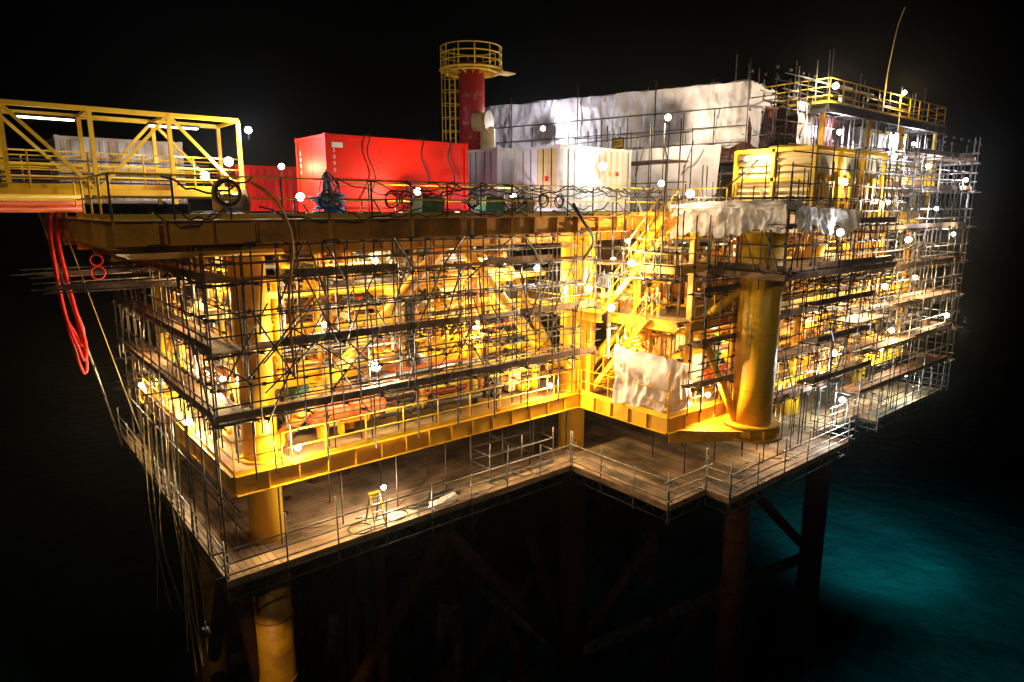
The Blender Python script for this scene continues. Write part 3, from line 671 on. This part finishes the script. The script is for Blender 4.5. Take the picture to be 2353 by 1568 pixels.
# ================================================================== right-hand module
md=empty('accommodation_module');mb=MB()
mb.box((30.8,15.0,4.5),(45,22,4.62),'dark')
for k in range(9): mb.beam((31+1.7*k,15.05,4.38),(31+1.7*k,21.9,4.38),.12,.2,'dark')
girder(mb,(30.7,14.95),(45,14.95),4.66,.4,'dark',.2,1.5);girder(mb,(30.7,15),(30.7,22),4.66,.4,'dark',.2,1.5)
mb.box((27.8,15.2,1.55),(45,20,1.65),'deckg');girder(mb,(27.8,15.15),(45,15.15),1.66,.35,'yellow',.18,1.2)
for x in(31,35.8,40,44.8):
    mb.beam((x,15.3,-.3),(x,15.3,4.4),.18,.18,'yellow')
corr(mb,(45,20.5),(31,20.5),1.7,4.4,'white');corr(mb,(45,19.6),(26,19.6),-.3,1.5,'cream')
mb.box((35.7,19.2,1.7),(36.8,19.3,3.7),'green')
rail(mb,(30.8,15,4.64),(45,15,4.64),1.1,3,1.3,.03);rail(mb,(30.8,15,4.64),(30.8,22,4.64),1.1,3,1.3,.03);rail(mb,(45,15,4.64),(45,22,4.64),1.1,3,1.3,.03);rail(mb,(28,15.2,1.66),(45,15.2,1.66),1.1,2,1.3,.03)
for k in range(9):
    x=U(32,43);y=U(16,20);mb.box((x,y,4.62),(x+U(.4,1.2),y+U(.4,1),4.62+U(.4,1.1)),R.choice(['cream','steel','yellow2','white']))
mb.ring((43,16.5,5.9),.7,.04,'steel','Y',18);mb.tube((43,16.5,4.62),(43,16.5,5.3),.06,'steel')
pipes(mb,16,(33,44),(16,19),(1.9,4.2),(.04,.1),['steel','yellow2','white','alu'])
pipes(mb,32,(34,44),(15.6,19.2),(0,1.4),(.04,.12),['steel','yellow2','white','alu','orange'])
mb.obj('module',md)
an=MB();an.tube((38.9,16,4.6),(39.05,16,7.0),.04,'cream',6);an.curve([(39.05,16,7.0),(39.25,15.95,8.3),(39.5,15.9,9.5),(39.85,15.8,10.4)],.024,'cream',5);an.box((38.8,15.9,4.6),(39.05,16.1,4.8),'steel');an.obj('whip_antenna')
# ================================================================== deck items
mb=MB()
for k in range(34):
    x=U(3.2,21);pts=[];z=.82 if U(0,1)<.5 else U(-.1,.3);L=U(1.5,5)
    for i in range(17):
        t=i/16;pts.append((x+L*t,18.22-.05*math.sin(i),z-U(.38,.42)*math.sin(math.pi*t)*(1 if k%3 else .5)+.04*math.sin(i*1.7+k)))
    mb.curve(pts,U(.016,.03),'rubber',5,2)
for k in range(7):
    x=U(4,20)
    for j in range(3): mb.ring((x+U(-.04,.04),18.2-.03*j,U(.2,.35)),U(.16,.26),.02,'rubber','Y',18)
mb.ring((5.4,18.1,.4),.34,.04,'yorange','Y',24);mb.ring((5.4,17.98,.4),.3,.05,'rubber','Y',24)
mb.curve([(22,18.2,.9),(23,18,.2),(24.5,17.5,.1),(25.5,17,.6),(26.5,16,1.8),(27.5,15.6,3)],.035,'rubber')
mb.curve([(20.6,18,.8),(20.8,17.4,.2),(21.5,17.2,-1.2),(21.9,17.2,-2.6),(21.2,17.2,-2.9),(20.7,17.2,-2.2)],.04,'tubel')
mb.curve([(18,18.2,.2),(18.2,17.9,-.4),(18.9,17.95,-1.2),(19,18.6,-2)],.06,'rubber')
mb.curve([(6,18.1,.7),(6.6,17.9,.2),(7.0,18,-.9),(7.1,18.8,-2.6),(7.2,19,-5)],.045,'yorange')
for k in range(10):
    x=U(7,19);z=U(-7,-2);mb.curve([(x,18.85,z+1.5),(x+U(-.2,.2),18.8,z),(x+U(.3,1),18.8,z-U(.4,1)),(x+U(1.2,2),18.85,z+U(0,1))],.018,'rubber',5)
mb.obj('cable_bundle')
mb=MB()
for k in range(14):
    mb.ring((9.0+U(-.15,.15),20+U(-.15,.15),-.2+k*.05),U(.3,.5),.03,'blue','Z',18)
for k in range(8): mb.curve([(9.0+U(-.4,.4),19.7,.1),(9.0+U(-.3,.3),19.6,.7),(8.9,19.9,1.1),(9.0+U(-.4,.4),20.2,.4)],.022,'blue',5)
mb.tube((9,20,-.2),(9,20,1.2),.04,'yellow2')
mb.obj('blue_rope_coil')
mb=MB()
mb.tube((5.8,20.4,.15),(6.6,20.4,.15),.28,'alu',16);mb.tube((5.78,20.4,.15),(5.83,20.4,.15),.42,'yorange',20);mb.tube((6.57,20.4,.15),(6.62,20.4,.15),.42,'yorange',20)
mb.obj('cable_drum')
mb=MB()
for k in range(60):
    x=U(4,24);y=U(18.7,20.8)
    mb.ring((x,y,-.24+U(0,.15)),U(.25,.5),.03,R.choice(['rubber','rubber','orange','blue','hose','tarpo']),'Z',16)
mb.obj('coiled_hoses')
for (x,y) in((12,19.3),(16.2,19.4),(24.2,18.6),(14.6,19.2)):
    mb=MB();mb.box((x,y,-.2),(x+.9,y+.6,.35),R.choice(['steel','alu','green']));mb.box((x+.05,y+.05,.35),(x+.85,y+.55,.42),'dark')
    for a in(0,.84):mb.box((x+a,y,-.29),(x+a+.06,y+.6,-.2),'dark')
    mb.tube((x,y-.02,.1),(x,y-.02,.6),.02,'yellow2');mb.tube((x+.9,y-.02,.1),(x+.9,y-.02,.6),.02,'yellow2');mb.tube((x,y-.02,.6),(x+.9,y-.02,.6),.02,'yellow2');mb.obj('tool_box')
mb=MB()
for k in range(4):
    y=27+U(-.5,.6);x=2.35;b=-5.8+.5*k*U(.5,1.2)
    mb.curve([(x+.3,y+.2,.1),(x,y+.1,-.3),(x-.05,y,-1.5),(x+.05,y-.05,-3.5),(x+.3,y,b+.5),(x+.45,y+.1,b),(x+.55,y+.15,b+.6),(x+.35,y+.1,-3.2),(x+.15,y+.1,-1),(x+.3,y+.1,.1)],.055,'hose',8)
mb.ring((3.2,24.6,-1.6),.17,.03,'hose','Y');mb.ring((3.2,24.6,-2.0),.2,.03,'hose','Y');mb.tube((3.2,24.6,-1.4),(3.2,24.6,-.9),.03,'hose')
mb.obj('red_fire_hose')
mb=MB()
mb.tube((2.3,31,.2),(4.4,33,-10.5),.05,'tubel');mb.tube((2.6,27,-.2),(4.5,28,-9),.02,'rope')
for k in range(8): t=k/8;mb.tube((2.3+2.1*t,31+2*t,.2-10.7*t),(2.32+2.1*t,31+2*t,.05-10.7*t),.08,'dark')
for k in range(9):
    y=U(22,29);x=4.6+U(-.2,.1);mb.curve([(x,y,-7+U(-1,1)),(x-.1,y,-10),(x-.05+U(-.3,.3),y+U(-.3,.3),-12.5),(x+U(-.5,.3),y,-15-U(0,2))],.018,'rope',4)
mb.obj('hanging_ropes')
mb=MB();x,y=9.9,19.9
for sx in(0,.42):
    mb.tube((x+sx,y-.35,-11),(x+sx+(.04 if sx==0 else -.04),y,-9.85),.03,'yellow2');mb.tube((x+sx,y+.35,-11),(x+sx+(.04 if sx==0 else -.04),y,-9.85),.03,'dark')
for k in range(4): z=-10.75+k*.25;o=.35*(1-(z+11)/1.15);mb.box((x+.01,y-o-.04,z),(x+.41,y-o+.05,z+.03),'alu')
mb.box((x,y-.1,-9.87),(x+.42,y+.1,-9.82),'yellow2');mb.obj('step_ladder')
sg=empty('deck_number_sign');mb=MB();mb.box((-.02,-.3,-.22),(.0,.3,.22),'letter');mb.box((0.001,-.33,-.25),(.02,.33,.25),'dark');mb.tube((.03,0,-.6),(.03,0,.5),.025,'steel');mb.obj('panel',sg)
text('31',.36,(-.026,0,0),RL,'black',sg);sg.location=(19.8,18.2,-2.9)
sg=empty('yellow_notice_sign');mb=MB();mb.box((-.02,-.35,-.25),(.0,.35,.25),'black');mb.box((-.024,-.28,-.18),(-.021,.28,.18),'yellow2');mb.tube((.03,0,-.8),(.03,0,.5),.025,'steel');mb.obj('panel',sg)
text('050',.26,(-.03,0,0),RL,'black',sg);sg.location=(23.45,20.9,2.9)
# ================================================================== water, world
w=MB();w.quad([(-3000,-3000,-30),(3000,-3000,-30),(3000,3000,-30),(-3000,3000,-30)],'dark');wo=w.obj('water')
m=bpy.data.materials.new('sea_water');m.use_nodes=True;nt=m.node_tree;N=nt.nodes;L=nt.links;b=N['Principled BSDF']
b.inputs['Roughness'].default_value=.35;b.inputs['Specular IOR Level'].default_value=.1
tc=N.new('ShaderNodeTexCoord');n=N.new('ShaderNodeTexNoise');n.inputs['Scale'].default_value=.5;n.inputs['Detail'].default_value=8
bp=N.new('ShaderNodeBump');bp.inputs['Strength'].default_value=.9;bp.inputs['Distance'].default_value=1.0
L.new(tc.outputs['Object'],n.inputs['Vector']);L.new(n.outputs['Fac'],bp.inputs['Height']);L.new(bp.outputs['Normal'],b.inputs['Normal'])
n3=N.new('ShaderNodeTexNoise');n3.inputs['Scale'].default_value=.12;n3.inputs['Detail'].default_value=7
r3=N.new('ShaderNodeValToRGB');r3.color_ramp.elements[0].position=.32;r3.color_ramp.elements[1].position=.68;r3.color_ramp.elements[0].color=(.001,.05,.065,1);r3.color_ramp.elements[1].color=(.002,.12,.13,1)
L.new(tc.outputs['Object'],n3.inputs['Vector']);L.new(n3.outputs['Fac'],r3.inputs['Fac']);L.new(r3.outputs['Color'],b.inputs['Base Color'])
wo.data.materials.clear();wo.data.materials.append(m)
W=bpy.data.worlds.new('World');scene.world=W;W.use_nodes=True;nt=W.node_tree;bg=nt.nodes['Background']
sky=nt.nodes.new('ShaderNodeTexSky');sky.sky_type='NISHITA';sky.sun_disc=False;sky.sun_elevation=math.radians(-6);sky.sun_rotation=math.radians(200)
nt.links.new(sky.outputs[0],bg.inputs[0]);bg.inputs[1].default_value=.003
hz=MB();hz.box((-1,8,-14),(50,40,10),'dark');ho=hz.obj('lamp_glow_haze')  # scatter box added to imitate the glow around the lamps
m=bpy.data.materials.new('haze');m.use_nodes=True;nt=m.node_tree;nt.nodes.clear();out=nt.nodes.new('ShaderNodeOutputMaterial');vs=nt.nodes.new('ShaderNodeVolumeScatter')
vs.inputs['Density'].default_value=.00035;vs.inputs['Anisotropy'].default_value=.8;vs.inputs['Color'].default_value=(1,1,1,1);nt.links.new(vs.outputs[0],out.inputs['Volume'])
ho.data.materials.clear();ho.data.materials.append(m)
# ================================================================== lamps
WA=(1,.69,.31);NE=(1,.83,.57);CO=(.88,.9,1.);K=2.7
for loc,p,c in[
 ((8.9,20.6,-3.8),240,NE),((10.5,20.1,-5.4),300,NE),((11.7,22.2,-1.9),240,WA),((19.4,21.8,-2.6),240,CO),((22.8,20.4,-2.3),240,WA),((20.1,17,-2.1),230,NE),
 ((20.0,19.2,-3.3),140,NE),((20.1,18,-4.0),220,WA),((18.7,20.15,-7.5),290,WA),((5.5,25.1,-7.6),260,NE),((7.6,20.2,-7.7),250,WA),((5.5,33.5,-8),220,WA),
 ((10.6,20.1,-9.9),210,NE),((23,15.2,-7.6),220,WA),((30.3,13.9,-7.6),220,CO),((33.6,14.3,-9.6),300,(.8,1,.95)),((26,15.9,2.07),90,NE),((24.0,26.6,4.1),230,CO),
 ((7.4,24.3,1.6),150,CO),((8.15,24.3,2.7),70,CO),((30.4,14.6,5.3),260,NE),((33.3,14.8,-7.2),240,WA),((39.2,14.8,-7.8),260,NE),((32.2,13.6,-4.1),240,NE),
 ((35.4,13.8,2.5),200,CO),((40,13.8,2.2),220,CO),((39,12.9,0),260,CO),((33.1,12.9,.3),200,NE),((26.1,11.8,-.9),45,CO),((36,12.9,-1.5),260,WA),((20.5,19.1,1.7),45,CO),
 ((23.0,16.5,.6),80,NE),((41,14.2,-3.8),290,WA),((37,14.2,-4),270,NE),((21.0,18,-1.3),140,WA),((21.8,18.6,-5.8),220,WA),
 ((13,23.2,-6.2),330,WA),((16.5,22.4,-5),270,WA),((10.5,24.8,-5.9),290,WA),((14.5,26,-2),260,WA),((17.5,21.7,-2.2),200,WA),((6.4,29,-4.8),330,WA),((6.2,24,-2.4),230,WA),
 ((6.4,32,-2.4),230,WA),((6.1,22.6,-5.6),230,WA),((6.1,26.5,-6.4),230,NE),((6.1,30,-7.1),250,WA),((26,17,-5.4),330,WA),((37,17.2,-5.2),340,WA),((29,17.4,-2.2),330,WA),((38,17,-1.6),330,WA),  # left-face lamps here are extras, added to brighten that side
 ((12.5,20.3,.6),110,NE),((17.2,20.8,.5),45,(.92,.8,1.)),((9.2,22.6,.4),40,NE),  # lamps beside the red container are added to brighten it
 ((6,22,1),70,NE),((24.9,19.3,4.0),210,NE),((38.5,14.8,5.9),200,WA),((33,15.4,3.6),160,CO),((42,15.4,3.6),220,CO),((22,17.2,1.),80,WA),((9.2,24.2,1.5),60,WA),((29,13.1,1.1),60,WA),((27,14.2,-9.6),70,WA),
 ((43,13.2,-1.4),240,NE),((43.6,13.2,-6.1),260,NE),((36,13.2,-6.1),240,WA),((44,13.2,1.6),200,CO),((41.5,14.2,-9.6),190,(.8,1,.92))]:  # extra lamps added to brighten the right-hand scaffold
    flood(loc,p*K,c)
def spot(name,loc,to,e,c,ang,blend=.6,r=.1):
    l=bpy.data.lights.new('beam','SPOT');l.energy=e;l.color=c;l.spot_size=math.radians(ang);l.spot_blend=blend;l.shadow_soft_size=r
    em=empty(name);em.location=loc
    mbx=MB();mbx.tube((0,0,.1),(0,0,.55),.02,'dark');mbx.tube((0,0,.15),(0,0,.35),.14,'dark',14,.09);mbx.obj('housing',em)
    o=bpy.data.objects.new('beam',l);scene.collection.objects.link(o);o.parent=em
    o.rotation_euler=(Vector(to)-Vector(loc)).to_track_quat('-Z','Y').to_euler()
    return em
spot('overboard_floodlight',(46.4,13,-7),(61,20.6,-30),6500,(.75,1,.98),60,1)
spot('overboard_floodlight',(46.4,13.6,-7.4),(58.5,21.6,-30),12000,(.75,1,.98),38,1)
spot('added_underdeck_floodlight',(3.8,17.8,-11.6),(6.8,22.4,-19.0),420,(1,.72,.35),54,.3)  # unseen lamp added under the deck to light the leg
spot('added_vessel_floodlight',(-7,1,6),(10,19,-4.6),1600,(1,.86,.62),60,.6,.3)  # added unseen spotlights, standing in for floodlights on the vessel
spot('added_vessel_floodlight',(14,-9,6),(25,16,-3.4),1800,(1,.88,.68),56,.6,.3)
# ================================================================== camera
cd=bpy.data.cameras.new('camera');cam=bpy.data.objects.new('camera',cd);scene.collection.objects.link(cam);scene.camera=cam
cd.sensor_width=36;cd.lens=1516/2353*36;cd.clip_end=6000;cd.clip_start=.1
th=math.atan(304/1516);a=math.radians(50.5)
dv=Vector((math.cos(a)*math.cos(th),math.sin(a)*math.cos(th),-math.sin(th)))
cam.rotation_euler=dv.to_track_quat('-Z','Y').to_euler();cam.location=(0,0,0)
scene.view_settings.view_transform='Standard';scene.view_settings.look='None';scene.view_settings.exposure=0
